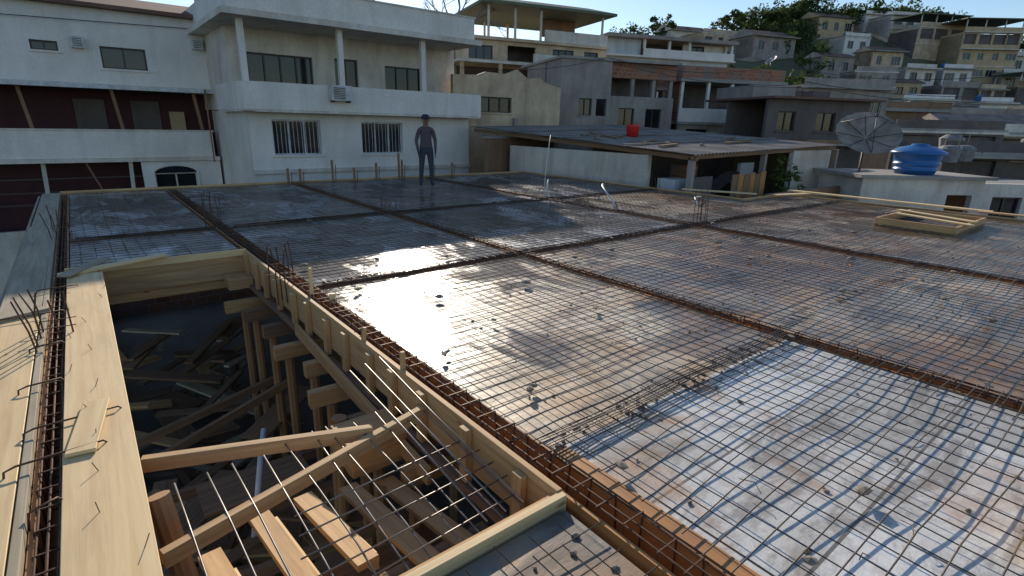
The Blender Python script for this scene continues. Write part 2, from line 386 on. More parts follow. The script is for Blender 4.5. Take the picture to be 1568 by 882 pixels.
def f(b):
    for y,l,z in ((5.6,.25,-.5),(5.0,.3,-.52),(4.35,.22,-.46),(3.85,.34,-.5),(3.3,.25,-.48),(2.95,.4,-.55),(2.55,.2,-.5),(6.2,.3,-.5),(6.6,.4,-.5)):
        b.beam((1.45+.4,y,z),(1.45-l,y+random.uniform(-.05,.05),z),.08,.13,PINE2 if random.random()<.7 else WDARK)
        b.tube([(1.38-l*.3,y+.06,z-2.4),(1.38-l*.3,y+.02,z-.07)],.045,LOGM,8)
    for x in (2.5,3.6,5):
        for y in (2,3,4,5,6): b.tube([(x,y,-2.9),(x,y,-.35)],.05,LOGM,8)
    for y in (2.6,3.4,4.3,5.2,6.1,6.9):
        b.tube([(-.12,y,-2.9),(-.1,y+.04,-.02)],.05,LOGM,8)
    b.tube([(.08,2.35,-.5),(.03,2.5,.0)],.05,LOGM,10);b.tube([(1.1,3.3,-1.2),(1.13,3.3,-.38)],.055,LOGM,10)
    b.box(-.25,-.03,1.5,7,-.16,-.06,WDARK)
W('timber_shores',f,0)
def f(b):
    for x,y0,y1,z in ((.22,2.0,2.75,-.55),(.48,1.95,2.95,-.5),(.74,2.0,2.85,-.5),(.98,1.75,2.75,-.48),(1.2,1.7,2.7,-.5)):
        b.beam((x+.03,y0,z+.08),(x-.02,y1,z-.06),.11,.035,PINE2);b.beam((x+.08,y0+.05,z+.02),(x+.05,y1-.2,z-.09),.04,.09,PINE)
    b.box(.35,1.4,1.46,1.95,-.5,-.46,WDARK);b.box(.1,1.4,1.5,2.4,-.78,-.74,WDARK);b.box(1.0,1.38,2.75,3.1,-.5,-.3,PINE2)
    for i in range(40): chunk(b,random.uniform(.4,1.35),random.uniform(1.5,1.95),-.45,random.uniform(.01,.03),CH)
W('stair_step_formwork',f)
sm=Bd()
for i in range(11):
    x=.13+.125*i+random.uniform(-.015,.015);e=random.uniform(-.03,.03)
    sm.tube([(x-.02+e,2.62+random.uniform(-.05,.05),-.02),(x-.01,2.2,-.06),(x-e*.5,1.8,-.1),(x,1.3,-.14)],.0045,STEEL2,6)
for y in (1.52,1.62,1.74,1.86,1.98,2.1):
    sm.tube([(.45+random.uniform(-.1,.1),y,-.12+(y-1.5)*.08),(1.0,y+.02,-.11+(y-1.5)*.08),(1.5,y+.04,-.1+(y-1.5)*.08)],.004,STEEL2,6)
for i in range(3):
    x=1.1+i*.1;sm.tube([(x,1.5,.0),(x+.02,2.3,.05),(x+.02,3.0,.1+i*.02)],.005,STEEL2,6)
sm.obj('stair_rebar_mesh',smooth=True)
fl=Bd()
fl.box(-.55,14,-6,14.4,-2.95,-2.8,W_FLOOR)
fl.wall(-.62,14,-6.5,-1.9,14.42,.15,[(2,3.5,-5.5,-4.2),(6,7.5,-5.5,-4.2)],BRICK,GLASS,DFR)  # wall stops short, an added gap letting daylight in below
fl.box(-.62,-.47,-6,14.4,-6.5,-1.9,BRICK);fl.box(13.9,14.05,-6,6.4,-6.5,-.3,BRICK);fl.box(12,12.15,6.4,14.4,-6.5,-.3,BRICK)  # perimeter walls added to darken the storey, left one kept low for daylight
for y in (0,3.2,6.6,10,13.8): fl.box(-.62,-.47,y,y+.2,-1.9,-.3,CONC)
for x in (1.5,4.3,8.2,11.7): fl.box(x,x+.2,14.43,14.56,-1.9,-.3,CONC)
fl.box(-.6,14,-6.15,-6,-6.5,-.3,BRICK);fl.box(12.15,14.05,6.3,6.45,-6.5,-.3,BRICK)
fl.obj('unfinished_storey_light_gaps')
db=Bd()
for i in range(110):
    x=random.uniform(.0,1.5);y=random.uniform(2.8,9.5);a=random.random()*3.1;l=random.uniform(.4,1.3)
    z=-2.7+random.random()**1.5*1.1
    db.beam((x,y,z),(min(1.7,x+l*math.cos(a)),y+l*math.sin(a),z+random.uniform(-.1,.2)),random.choice((.08,.12,.2,.28)),.03,random.choice((WDARK,PINE2,WEATH,WDARK,WDARK)))
for i in range(5):
    y=3.2+i*.7;db.beam((-.1,y,-1.2-.1*i),(1.4,y+random.uniform(-.3,.3),-1.2+random.uniform(-.2,.2)),.05,.08,WDARK)
db.box(.3,1.1,3.9,4.3,-1.22,-1.19,WDARK)
db.obj('formwork_timber_debris')
pp=Bd();pp.tube([(.55,3.6,-1.3),(.75,4.1,-1.0),(.85,4.35,-.9)],.022,plain('pvc',(.8,.82,.85),.35),10);pp.obj('pvc_pipe',smooth=True)
def f(b):
    b.box(-.44,-.405,-1,14.5,-.3,.05,WEATH)
    b.beam((-.57,-1,.03),(-.575,5.55,.03),.25,.03,PINE)
    b.beam((-.58,5.6,.03),(-.57,10.2,.035),.27,.03,WEATH);b.beam((-.56,10.22,.03),(-.56,14.5,.03),.25,.03,WEATH)
    b.beam((-.735,2.5,-.12),(-.735,14.4,-.12),.03,.26,WEATH)
    y=2.
    while y<14.3: b.box(-.79,-.752,y,y+.07,-.6,-.1,WEATH);y+=.8
    b.beam((-.75,5.5,.06),(-.4,5.62,.065),.1,.03,WEATH)
W('edge_formwork_board',f)
def f(b):
    b.box(-.4,12.1,14.56,14.6,-.3,.07,PINE2);b.box(-.4,12.1,14.605,14.7,.0,.03,WEATH)
    b.box(XR,XR+.04,6.4,14.55,-.3,.06,PINE2);b.box(XR2,XR2+.04,-6,6.4,-.3,.05,PINE2);b.box(XR,XR2,6.41,6.45,-.3,.07,PINE2)
W('edge_formwork_board',f)
def f(b):
    b.beam((14.45,6.5,.12),(14.6,2.4,.1),.2,.035,PINE);b.beam((13.3,6.3,.09),(14.6,5.9,.1),.14,.03,PINE)
W('loose_plank',f)
def f(b): b.beam((14.4,2.6,.1),(14.7,-1,.1),.18,.03,PINE2);b.beam((12.2,8.2,.1),(13.0,6.6,.1),.15,.03,PINE)
W('loose_plank',f)
def f(b):
    x0,x1,y0,y1=11.1,13.0,2.2,3.4
    b.box(x0,x1,y0,y0+.04,0,.15,PINE2);b.box(x0,x1,y1-.04,y1,0,.15,PINE2);b.box(x0,x0+.04,y0+.042,y1-.042,0,.15,PINE2);b.box(x1-.04,x1,y0+.042,y1-.042,0,.15,PINE2)
    b.beam((11.5,2.1,.165),(11.9,3.3,.17),.14,.025,PINE);b.beam((12.0,2.15,.165),(12.5,3.45,.17),.14,.025,PINE)
    b.box(x0+.05,x1-.05,y0+.05,y1-.05,.002,.012,W_DARK)
W('shaft_formwork_box',f)
def f(b): b.beam((2.6,.02,.08),(3.2,-.1,.08),.03,.14,PINE)
W('timber_offcut',f)
def f(b): b.beam((-.22,2.95,.072),(-.14,3.5,.075),.12,.02,PINE)
W('timber_offcut',f)
st=Bd()
for x,h in ((4.1,.42),(4.4,.4),(5.25,.6),(5.85,.38),(6.5,.5),(7.2,.75),(7.3,.55),(8.3,.5),(9,.45)):
    st.box(x,x+.05,14.3,14.35,-.05,h,WDARK)
    st.tube([(x+.1,14.33,-.05),(x+.12,14.33,h*.8)],.01,RUST,5)
st.obj('edge_stakes')
def starter(x,y,h,n,name='column_starter_bars',sp=.09):
    b=Bd()
    for i in range(n):
        px=x+(i%3)*sp+random.uniform(-.02,.02);py=y+(i//3)*sp*1.6+random.uniform(-.02,.02);hh=h*random.uniform(.7,1.05)
        b.tube([(px,py,-.15),(px+random.uniform(-.01,.01),py,hh*.6),(px+random.uniform(-.04,.04),py+random.uniform(-.04,.04),hh)],.0065,RUST,6)
    b.beam((x-.03,y-.03,.12),(x+2*sp+.03,y-.03,.12),.006,.006,RUST);b.beam((x-.03,y+.17,.12),(x+2*sp+.03,y+.17,.12),.006,.006,RUST)
    b.obj(name)
starter(1.3,5.3,.5,6);starter(1.38,9.2,.6,6);starter(8.5,5.25,.55,6);starter(-.42,4.9,.42,4);starter(-.42,9.5,.4,4);starter(4.3,9.1,.3,4);starter(12,8.9,.5,4)
def f(b):
    b.beam((1.52,4.9,0),(1.53,4.92,.28),.03,.03,PINE);b.beam((1.44,3.55,.0),(1.46,3.55,.14),.03,.03,PINE2);b.beam((1.6,4.6,0),(1.61,4.6,.1),.05,.03,PINE);b.beam((1.46,2.95,.0),(1.46,2.95,.16),.03,.03,PINE2)
W('marker_stakes',f)
hk=Bd()
for y,x0,x1 in ((3.3,-.45,-.05),(2.95,-.5,-.13),(4.6,-.48,-.3),(5.4,-.72,-.3),(2.55,-.4,-.3),(3.9,-.5,-.3),(6.2,-.5,-.2)):
    hk.tube([(x0,y,.0),(x0+.01,y+.02,.07),(x0+.05,y+.03,.08),(x1,y+.06,.078),(x1+.02,y+.08,.04)],.0055,RUST,6)
for y in (4.6,4.75,5.1,9):
    hk.tube([(-.42,y,-.1),(-.45,y,.2),(-.5,y+.03,.34+random.random()*.1)],.006,RUST,6)
hk.obj('bent_rebar_hooks',smooth=True)
nl=Bd()
for i in range(16):
    y=2.1+i*.33;x=random.choice((-.26,-.03,-.15))+random.uniform(-.02,.02)
    nl.tube([(x,y,.05),(x+random.uniform(-.03,.03),y+.02,.10)],.002,RUST,5)
nl.obj('nails')
HOSE=plain('white_conduit',(.7,.7,.68),.4)
h=Bd();h.tube([(8.15,9.05,0),(8.2,9.1,.5),(8.35,9.2,1.0),(8.5,9.3,1.4)],.009,HOSE,6);h.tube([(8.2,9.0,0),(8.1,8.95,.25),(8.3,9.1,.42),(8.5,9.3,.1),(8.4,9.2,0)],.014,HOSE,6);h.obj('conduit_hose',smooth=True)
h=Bd();h.tube([(8.55,7.3,.0),(8.6,7.4,.12),(8.7,7.7,.28),(8.95,8.05,.36),(9.25,8.3,.36),(9.5,8.5,.3)],.018,HOSE,8);h.tube([(10.3,6.5,.03),(10.8,6.9,.12),(11.2,7.0,.1)],.018,HOSE,6);h.obj('conduit_hose',smooth=True)
# ------------------------------------------------------------ buildings
def ac(b,s,z,y):
    b.box(s,s+.7,y-.32,y-.04,z,z+.48,ALU)
    for i in range(7): b.box(s+.06,s+.46,y-.335,y-.322,z+.05+i*.055,z+.075+i*.055,DFR)
    b.box(s+.05,s+.1,y-.3,y,z-.06,z-.002,DFR);b.box(s+.6,s+.65,y-.3,y,z-.06,z-.002,DFR)
TILE=plaster('roof_tile',(.2,.11,.08),.5,.3)
# B1
b=Bd()
b.wall(-12,3.8,2.62,5.0,0,.2,[(.4,1.7,3.15,3.85),(-1.4,-.7,3.58,3.88),(-4,-2.4,3.15,3.85),(-8,-6.4,3.15,3.85)],W_WHITE,GLASS,DFR)
b.box(-12.3,4.0,-.35,6,5.0,5.12,TILE);b.box(3.6,3.8,.2,6,2.6,5.0,W_WHITE)
b.face([(-12.3,-.35,5.12),(4,-.35,5.12),(4,3,5.9),(-12.3,3,5.9)],TILE)
b.box(-12,4.75,-.55,.2,2.5,2.615,W_WHITE2);b.box(-12,4.75,-.57,-.552,2.46,2.6,ALU)
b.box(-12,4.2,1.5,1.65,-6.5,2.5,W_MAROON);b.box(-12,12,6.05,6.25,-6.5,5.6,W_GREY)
for s in (-7.5,-4.,-.6,1.1): b.box(s,s+.9,1.44,1.49,.15,2.15,W_DARK)
b.box(-12,3.5,.2,1.5,.0,.14,W_WHITE2)
b.box(-12,3.45,-.05,.12,.16,1.08,W_WHITE);b.box(-12,3.6,-.12,.19,.02,.155,W_WHITE2);b.box(-12,3.5,-.08,.15,1.082,1.14,W_WHITE2)
for s in (-8,-5,-1.9,.55,3.05): b.beam((s+.1,.05,1.14),(s-.05,.05,2.5),.1,.1,W_BROWN);b.beam((s,.3,-3),(s+.15,.3,.0),.12,.12,W_WHITE2)
b.box(2.3,2.8,1.35,1.49,1.1,1.8,W_OCHRE)
b.wall(-12,1.0,-6.5,-2.2,.0,.15,[],W_WHITE2)
b.wall(1.0,3.6,-6.5,.0,.0,.2,[(1.35,2.75,-1.3,-.42,'w')],W_WHITE,GLASS,W_WHITE2)
# arched head over the ground-floor opening
A=[(2.05-.7*math.cos(math.pi*i/12),-.42+.26*math.sin(math.pi*i/12)) for i in range(13)]
b.face([(x,-.012,z) for x,z in A][::-1],GLASS)
b.tube([(1.33,-.03,-1.3),(1.33,-.03,-.42)]+[(2.05-.73*math.cos(t),-.03,-.42+.29*math.sin(t)) for t in [math.pi*i/12 for i in range(13)]]+[(2.77,-.03,-1.3)],.045,W_WHITE,6)
b.beam((-.2,.3,-1.2),(-.6,.3,.0),.06,.06,W_BROWN)
for z in (-.55,-1.0,-1.4): b.box(-12,1.0,.28,.31,z,z+.04,DFR)
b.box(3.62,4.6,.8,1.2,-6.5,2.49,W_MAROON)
for s,z in ((-.35,3.72),(3.15,4.0)):
    b.box(s,s+.34,-.3,-.01,z,z+.34,ALU)
    for i in range(5): b.box(s+.04,s+.3,-.312,-.302,z+.04+i*.055,z+.06+i*.055,DFR)
b.tube([(3.3,-.6,2.6),(3.3,-.62,0)],.03,W_BROWN,6)
b.tube([(-12,-.1,4.6),(-4,-.12,4.45),(3.8,-.1,4.7)],.012,DFR,4)
b.obj('white_terrace_house',(.8,24.1,0))
# B2
b=Bd()
b.wall(-1.5,7.0,-6.5,1.88,0,.2,[(-.8,.8,.45,1.6),(2.3,3.95,.45,1.58)],W_WHITE,GLASS,ALU)
for a in (-.8,2.3):
    for i in range(1,12): b.box(a+i*.135,a+i*.135+.012,.02,.035,.45,1.6,ALU)
b.box(-1.5,-1.3,.2,8,-6.5,1.88,W_WHITE)
b.box(-1.55,7.0,-.1,-.003,-.15,-.02,W_WHITE2)
pr=[(7.2,-.6),(-1.2,-.6),(-1.45,-.5),(-1.65,-.3),(-1.75,0),(-1.75,3)]
for (x0,y0),(x1,y1) in zip(pr,pr[1:]):
    b.face([(x1,y1,1.9),(x0,y0,1.9),(x0,y0,2.72),(x1,y1,2.72)],W_WHITE);b.face([(x1,y1+.01,1.82),(x0,y0+.01,1.82),(x0,y0+.01,1.9),(x1,y1+.01,1.9)],W_WHITE2)
    b.face([(x0,y0,2.72),(x1,y1,2.72),(x1+.12,y1+.12,2.72),(x0+.0,y0+.12,2.72)],W_WHITE2)
    b.face([(x0,y0+.12,1.95),(x1+.12,y1+.12,1.95),(x1+.12,y1+.12,2.72),(x0,y0+.12,2.72)],W_WHITE)
b.face([(-1.7,-.55,1.85),(7.2,-.55,1.85),(7.2,3,1.85),(-1.7,3,1.85)],CONC)
ac(b,.95,2.25,-.6)
b.wall(-1.6,7.2,1.9,4.6,1.4,.2,[(-1.0,1.2,2.6,3.75),(2.0,2.9,2.1,3.8),(4.0,5.6,2.7,3.7)],W_WHITE2,GLASS,DFR)
b.box(-1.6,-1.4,1.6,8,1.9,4.5,W_WHITE2);b.box(-1.6,7.2,7.8,8,-6.5,4.5,W_GREY)
b.box(1.45,1.62,-.45,-.28,2.72,4.5,W_WHITE);b.box(-1.6,-1.42,-.35,-.18,2.72,4.5,W_WHITE);b.box(4.6,4.78,-.45,-.28,2.72,4.5,W_WHITE)
b.box(-2.1,7.0,-.9,8,4.5,4.68,W_WHITE2)
b.wall(-1.9,6.8,4.68,5.45,-.7,.15,[],W_WHITE);b.box(-1.95,6.85,-.74,-.5,5.452,5.5,W_WHITE2)
b.box(-1.9,-1.75,-.55,7,4.68,5.45,W_WHITE)
b.wall(-1.6,5.6,4.7,6.9,5.4,.2,[(-.6,.8,5.6,6.5),(2.2,3.6,5.6,6.5)],W_WHITE2,GLASS,DFR)
b.box(-1.8,5.8,5.0,8,6.9,7.05,TILE)
b.obj('white_balcony_house',(6.0,19.3,0))
# B3
b=Bd()
tops=[(-2.8,3.55),(-1.6,3.6),(-1.2,3.75),(-.2,3.72),(.4,3.95),(1.0,3.6),(1.6,3.7),(2.1,3.45),(2.9,3.3)]
for (a,za),(c,zc) in zip(tops,tops[1:]):
    z=2.82 if c<=.45 else -6
    for y,fl_ in ((0,0),(.2,1)):
        P=[(a,y,z),(c,y,z),(c,y,zc),(a,y,za)];b.face(P if not fl_ else P[::-1],W_BEIGE)
    b.face([(a,0,za),(c,0,zc),(c,.2,zc),(a,.2,za)],W_BROWN)
b.wall(-2.8,.4,-6,2.82,0.0,.2,[(-1.5,.15,2.1,2.75)],W_BEIGE,GLASS,DFR)
b.box(2.7,2.9,.2,5,-6,3.3,W_BEIGE);b.box(-2.7,2.8,2,2.2,-6,3.2,W_GREY)
b.box(.2,.4,-.2,-.01,1.3,1.9,W_GREY)
b.obj('derelict_beige_house',(15.5,19.8,0),-rad(5))
b=Bd();b.wall(-3,1.2,-6,1.1,0,.2,[],W_BROWN);b.box(-3.1,1.3,-.05,.25,1.1,1.16,CONC);b.obj('red_brown_boundary_wall',(15,17.2,0),rad(12))
# B3b
b=Bd()
GREENR=plain('green_roof_sheet',(.12,.15,.09),.6)
def hip(b,x0,x1,y0,y1,z,h,mat,th=.15):
    i=1.6
    b.box(x0,x1,y0,y1,z,z+th,mat)
    A=[(x0,y0,z+th),(x1,y0,z+th),(x1,y1,z+th),(x0,y1,z+th)];T=[(x0+i,y0+i*.8,z+th+h),(x1-i,y0+i*.8,z+th+h),(x1-i,y1-i*.8,z+th+h),(x0+i,y1-i*.8,z+th+h)]
    for q in range(4): b.face([A[q],A[(q+1)%4],T[(q+1)%4],T[q]],mat)
    b.face(T,mat)
hip(b,-4.6,4.9,-.8,7,8.6,.4,GREENR)
for s in (-3.9,-2.1,-.3,4.3):
    for y in (0,5.5): b.tube([(s,y,6.8),(s,y,8.6)],.08,W_WHITE2,6)
b.box(-6,4.8,-.3,6.5,6.62,6.8,W_BEIGE);b.wall(.0,4.7,6.8,7.5,-.1,.15,[],W_WHITE2);b.wall(1.0,3.6,7.5,8.59,2.5,.15,[],W_BROWN)
b.wall(-6,4.7,5.35,6.62,0,.2,[(-5.2,-3.6,5.5,6.3),(-2.6,-.6,5.5,6.4,'o'),(.6,2.2,5.7,6.4),(3.0,4.1,5.5,6.4)],W_BEIGE,GLASS,DFR)
b.box(-6.2,4.9,-1.0,2,5.2,5.34,W_WHITE2);b.wall(-1.2,4.8,5.34,5.9,-.95,.1,[],W_WHITE2)
b.box(-6,4.7,1.8,2,0,6.6,W_DARK);b.wall(-6,4.7,-6,3.9,0,.2,[(-5,-3,2.4,3.6)],W_BEIGE,GLASS,DFR)  # first box: dark sheet standing for shade behind the openings
for s in (-6,-3.5,-1.2,1.4,4.5): b.box(s,s+.2,-.9,-.7,3.9,5.2,W_BEIGE)
b.box(-4,-3,-.6,.0,3.9,4.6,W_BROWN);b.box(4.5,4.7,.2,6,-6,6.6,W_BEIGE)
b.obj('pavilion_roof_house',(25,28.3,0),-rad(15))
# B4
b=Bd()
b.wall(-1.6,1.25,-5,4.85,0,.2,[(-.55,.2,2.15,3.0),(.45,1.05,2.15,3.0,'o')],W_GREY,GLASS,DFR)
b.box(-1.7,5.4,-.1,6,4.85,4.97,CONC);b.box(-1.6,5.3,2,2.2,-5,4.8,W_DARK);b.box(-1.6,-1.42,.2,5,-5,4.85,W_GREY)
b.wall(1.25,5.4,-5,3.2,.4,.2,[(2.0,3.0,1.4,2.6),(3.7,4.7,1.4,2.6)],W_GREY,GLASS,DFR)
b.wall(1.25,5.4,4.1,4.84,.35,.2,[],BRICK)
for s in (1.3,2.7,4.0,5.1): b.box(s,s+.2,.45,.65,3.2,4.1,CONC)
b.obj('cement_block_house',(21.3,20.5,0),-rad(20))
# B5
b=Bd()
b.box(-6.1,5.5,-.8,8,8.15,8.4,W_GREY)
b.wall(-5.8,5.2,3,6.9,0,.2,[(-4.5,-3,5,6.2),(2,3.6,5,6.2)],W_BLUE,GLASS,DFR)
b.wall(-5.8,-2.9,6.9,8.15,0,.2,[],W_BLUE);b.box(-5.9,5.5,-.6,.2,6.85,6.98,W_WHITE)
b.wall(-2.9,5.4,6.98,7.5,-.5,.12,[],W_WHITE)
b.wall(1.2,5.2,7.5,8.14,.5,.15,[(2,3.2,7.55,8.05)],W_WHITE,GLASS,DFR)
b.box(-2.8,5.2,2.0,2.2,6.9,8.15,W_DARK)  # back wall coloured dark for the shade in the open storey
for s in (-2.9,-.7,1.1,5.1): b.box(s,s+.18,-.45,-.27,7.5,8.15,W_WHITE)
b.box(-5.8,5.2,6,6.2,-3,8.1,W_GREY);b.box(5.0,5.2,.2,6,-3,8.15,W_WHITE2);b.box(-5.8,5.2,.0,.2,-3,3,W_GREY)
b.obj('blue_white_house',(38.6,28.2,0),-rad(22))
# B6
b=Bd()
b.wall(-3.6,3.2,4.38,5.05,0,.15,[],BRICK);b.box(-3.6,-3.4,.15,7,4.38,5.05,BRICK);b.box(3.0,3.2,.15,7,4.38,5.0,BRICK)
b.box(-3.75,3.35,-.15,7,4.2,4.375,CONC)
for s in (-3.6,-1.9,-.35,.9,3.0):
    b.box(s,s+.17,.0,.17,2.75,4.2,W_WHITE)
b.box(-3.6,3.2,2.5,2.7,-5,4.2,W_DARK);b.box(-3.6,-3.4,.2,2.5,2.0,4.2,BRICK)  # dark back wall paints the bay's shade into its colour
b.wall(-3.65,3.25,2.0,2.75,-.06,.14,[],W_WHITE);b.box(-3.7,3.3,-.15,3,1.86,2.0,CONC)
b.wall(-3.6,3.2,-5,1.86,0,.2,[(-3,-1.6,.6,1.6),(1,2.2,.6,1.5)],W_GREY,GLASS,DFR)
b.box(3.0,3.2,.2,7,-5,1.9,W_GREY)
b.wall(-10,-3.65,-5,3.0,1.3,.2,[(-9,-7.6,1.6,2.6),(-6.4,-5,1.6,2.8)],W_GREY,GLASS,DFR)
b.wall(-10,-3.65,3.9,4.7,1.3,.2,[],BRICK);b.box(-10.1,-3.7,1.1,6,3.75,3.9,CONC)
for s in (-10,-8,-6,-4): b.box(s,s+.2,1.4,1.6,3.0,3.75,CONC)
b.box(-10,-3.7,3.5,3.7,2,4,W_DARK)
b.obj('brick_parapet_house',(31.1,18.0,0),-rad(25))
def dish(name,loc,r,az,el,hpost,mat):
    b=Bd();k=b.mi(mat);n=20;R_=6;M=Matrix.Rotation(az,3,'Z')@Matrix.Rotation(el,3,'Y')
    base=len(b.v)
    for i in range(R_+1):
        q=r*i/R_
        for j in range(n):
            t=2*math.pi*j/n;v=M@Vector((q*math.cos(t),q*math.sin(t),.25*q*q/r));b.v.append(tuple(v))
    for i in range(R_):
        for j in range(n):
            j2=(j+1)%n;b.f.append((base+i*n+j,base+i*n+j2,base+(i+1)*n+j2,base+(i+1)*n+j));b.m.append(k);b.uv.append([(0,0)]*4)
    for j in range(8):
        t=2*math.pi*j/8;b.tube([tuple(M@Vector((0,0,-.02))),tuple(M@Vector((r*math.cos(t),r*math.sin(t),.25*r-.015)))],.01,DFR,4)
    ft=M@Vector((0,0,r*.95))
    for t in (0,2.1,4.2): b.tube([tuple(M@Vector((r*.95*math.cos(t),r*.95*math.sin(t),.25*r))),tuple(ft)],.012,DFR,4)
    b.tube([tuple(ft*.93),tuple(ft*1.05)],.04,DFR,8)
    b.tube([(0,0,-.03),(0,0,-hpost)],.035,DFR,8);b.tube([(r*.5,0,-hpost),(0,0,-hpost*.4)],.015,DFR,5)
    return b.obj(name,loc,0,0,True)
DISHM=plain('dish_metal',(.42,.34,.27),.5,.2,.5,3)
dish('satellite_dish',(20.1,6.9,1.45),.95,rad(215),rad(42),2.6,DISHM)
dish('satellite_dish',(33.5,17.4,5.6),.35,rad(160),rad(40),.6,plain('dish_grey',(.5,.5,.5),.5))
# B7
b=Bd()
b.wall(-3.2,2.6,-5,3.05,0,.2,[(-2.6,-1.6,1.6,2.5),(-.4,.7,1.6,2.5),(1.5,2.2,.8,2.5,'o')],W_DARK,GLASS,DFR)  # the walls' shade is put into this dark tone
b.box(-3.4,2.9,-.6,5,3.05,3.15,TILE);b.box(-3.4,-1,1,4,3.15,3.7,W_GREY);b.box(-.5,.5,.4,1.2,3.15,3.5,W_DARK)
b.box(-3.2,2.6,3,3.2,-5,3.05,W_DARK);b.box(2.4,2.6,.2,3,-5,3.05,W_GREY)
b.box(-3.0,2.4,-1.6,-.02,1.0,1.06,CONC);b.box(-2,0,-1.4,-.3,1.07,1.25,WDARK)
b.obj('shaded_cement_house',(28.8,11.9,0),-rad(25))
CORR=plaster('fibre_cement_sheet',(.3,.27,.24),.6,0.,scale=1.2,bump=.4,patch=(.15,.125,.105))
b=Bd();k=b.mi(CORR);NX=int(9.2/.03);ys=[8.35+10.6*i/8 for i in range(9)];base=len(b.v)
for y in ys:
    for i in range(NX+1):
        x=12.8+i*.03;b.v.append((x,y,.94+.053*(y-8.35)+.023*(x-13)+.02*math.sin(x*2*math.pi/.177)+.02*noise.noise(Vector((x*.5,y,0)))))
for j in range(8):
    for i in range(NX):
        a=base+j*(NX+1)+i;b.f.append((a,a+1,a+NX+2,a+NX+1));b.m.append(k);b.uv.append([(0,0)]*4)
for yy in (10.8,13.4,16): b.beam((12.8,yy,.985+.053*(yy-8.35)),(22,yy,.985+.053*(yy-8.35)+.21),.1,.03,CORR)
b.beam((13.1,10,-1.6),(13.1,16.5,-1.6),.18,4.9,W_WHITE2)
b.beam((13.05,8.4,.84),(13.05,18.9,1.36),.1,.12,WDARK)
b.box(13,13.15,8.5,8.65,-5,.85,W_GREY);b.box(16.9,17.05,8.5,8.65,-5,.9,W_GREY)
b.box(13.2,22,12.4,12.6,-5,.95,W_DARK);b.box(13.2,22,8.6,12.4,-2.2,-2.0,W_DARK)  # shed interior's shade painted as dark wall and floor
b.wall(18.7,21.6,-5,.98,8.45,.15,[],W_WHITE2);b.box(22,22.15,8.4,18,-5,1.0,W_GREY)
b.beam((12.9,8.5,.86),(22,8.5,1.07),.06,.1,WDARK)
b.box(13.4,14.4,8.7,8.74,-.9,.3,W_DARK);b.beam((14.5,9,-.3),(16.5,9.3,.3),.5,.03,W_DARK)
b.box(17.3,18.2,9.5,9.6,-1,.55,W_BLUE);b.box(13.3,14.0,9.2,9.8,-1,.2,W_BLUE);b.box(15,15.6,10,10.6,-1,.5,BRICK)
b.obj('corrugated_roof_shed')
def f(b):
    for i in range(6): b.box(14.9+i*.33,15.2+i*.33,8.36,8.39,-1.1,.35+.05*math.sin(i*3),ORANGE if i%2 else WDARK)
    b.box(14.9,16.9,8.395,8.42,.1,.18,WDARK)
W('wooden_fence_panel',f)
def rz(x,y): return .94+.053*(y-8.35)+.023*(x-13)
b=Bd();RED=plain('red_plastic',(.8,.03,.02),.4)
b.lathe([(0,0),(.2,0),(.24,.36),(.25,.43),(.23,.43),(.2,.34),(.0,.05)],0,0,RED,20);b.tube([(-.23,0,.38),(-.12,0,.5),(0,0,.54),(.12,0,.5),(.23,0,.38)],.008,DFR,5)
b.obj('red_bucket',(16,13.1,rz(16,13.1)+.02),smooth=True)
def f(b):
    for x,y,l,a in ((14,11,1.5,.4),(14.5,12.5,1.2,1.2),(13.5,10,1.2,.2),(17,10,2,.1),(15,14,1.2,.9),(18.5,11,1.8,.3)):
        b.beam((x,y,rz(x,y)+.06),(x+l*math.cos(a),y+l*math.sin(a),rz(x+l*math.cos(a),y+l*math.sin(a))+.06),.12,.05,WDARK)
    for i in range(9):
        x=random.uniform(13.2,15.5);y=random.uniform(9.5,14);chunk(b,x,y,rz(x,y)+.06,random.uniform(.08,.15),CH)
W('roof_ballast_debris',f,0)
b=Bd();b.box(14.7,34,-6,8.0,-1.5,-1.3,CONC);b.wall(14.7,34,-6.5,-1.5,7.9,.2,[],W_GREY);b.box(14.7,14.9,-6,7.9,-6.5,-1.5,W_GREY)
b.box(14.9,22,7.2,7.35,-1.3,-.1,W_BROWN);b.box(16,18,6.0,7.2,-1.3,-.6,W_DARK)
b.obj('neighbour_flat_roof')
b=Bd()
b.wall(-1.55,2.3,-1.6,.28,0,.2,[(1.2,2.0,-1.1,-.2,'o')],W_WHITE2);b.box(-1.75,2.5,-.2,2.6,.28,.38,CONC)
b.wall(2.35,6,-1.6,.12,.6,.2,[(3.2,4.2,-1,-.3)],W_WHITE2,GLASS,DFR);b.box(-1.55,-1.35,.2,2.4,-1.6,.28,W_WHITE2);b.box(2.1,2.3,.2,2.4,-1.6,.28,W_BROWN)
b.box(2.35,6,.8,3,-.0,.1,CONC)
b.obj('water_tank_building',(20.2,5.4,0),-rad(38))
BLUE=plain('blue_plastic_tank',(.03,.15,.42),.35,0,.2,2)
GTANK=plain('grey_tank',(.25,.24,.23),.6)
b=Bd();b.lathe([(0,0),(.52,0),(.56,.12),(.6,.13),(.6,.17),(.575,.18),(.59,.28),(.63,.3),(.63,.34),(.605,.35),(.62,.46),(.64,.48),(.66,.6),(.74,.62),(.75,.68),(.68,.72),(.5,.82),(.25,.88),(.22,.93),(.0,.94)],0,0,BLUE,28)
b.tube([(.6,0,.5),(.85,0,.5),(.9,0,-.1)],.03,HOSE,6)
b.obj('blue_water_tank',(20.9,5.6,.38),smooth=True)
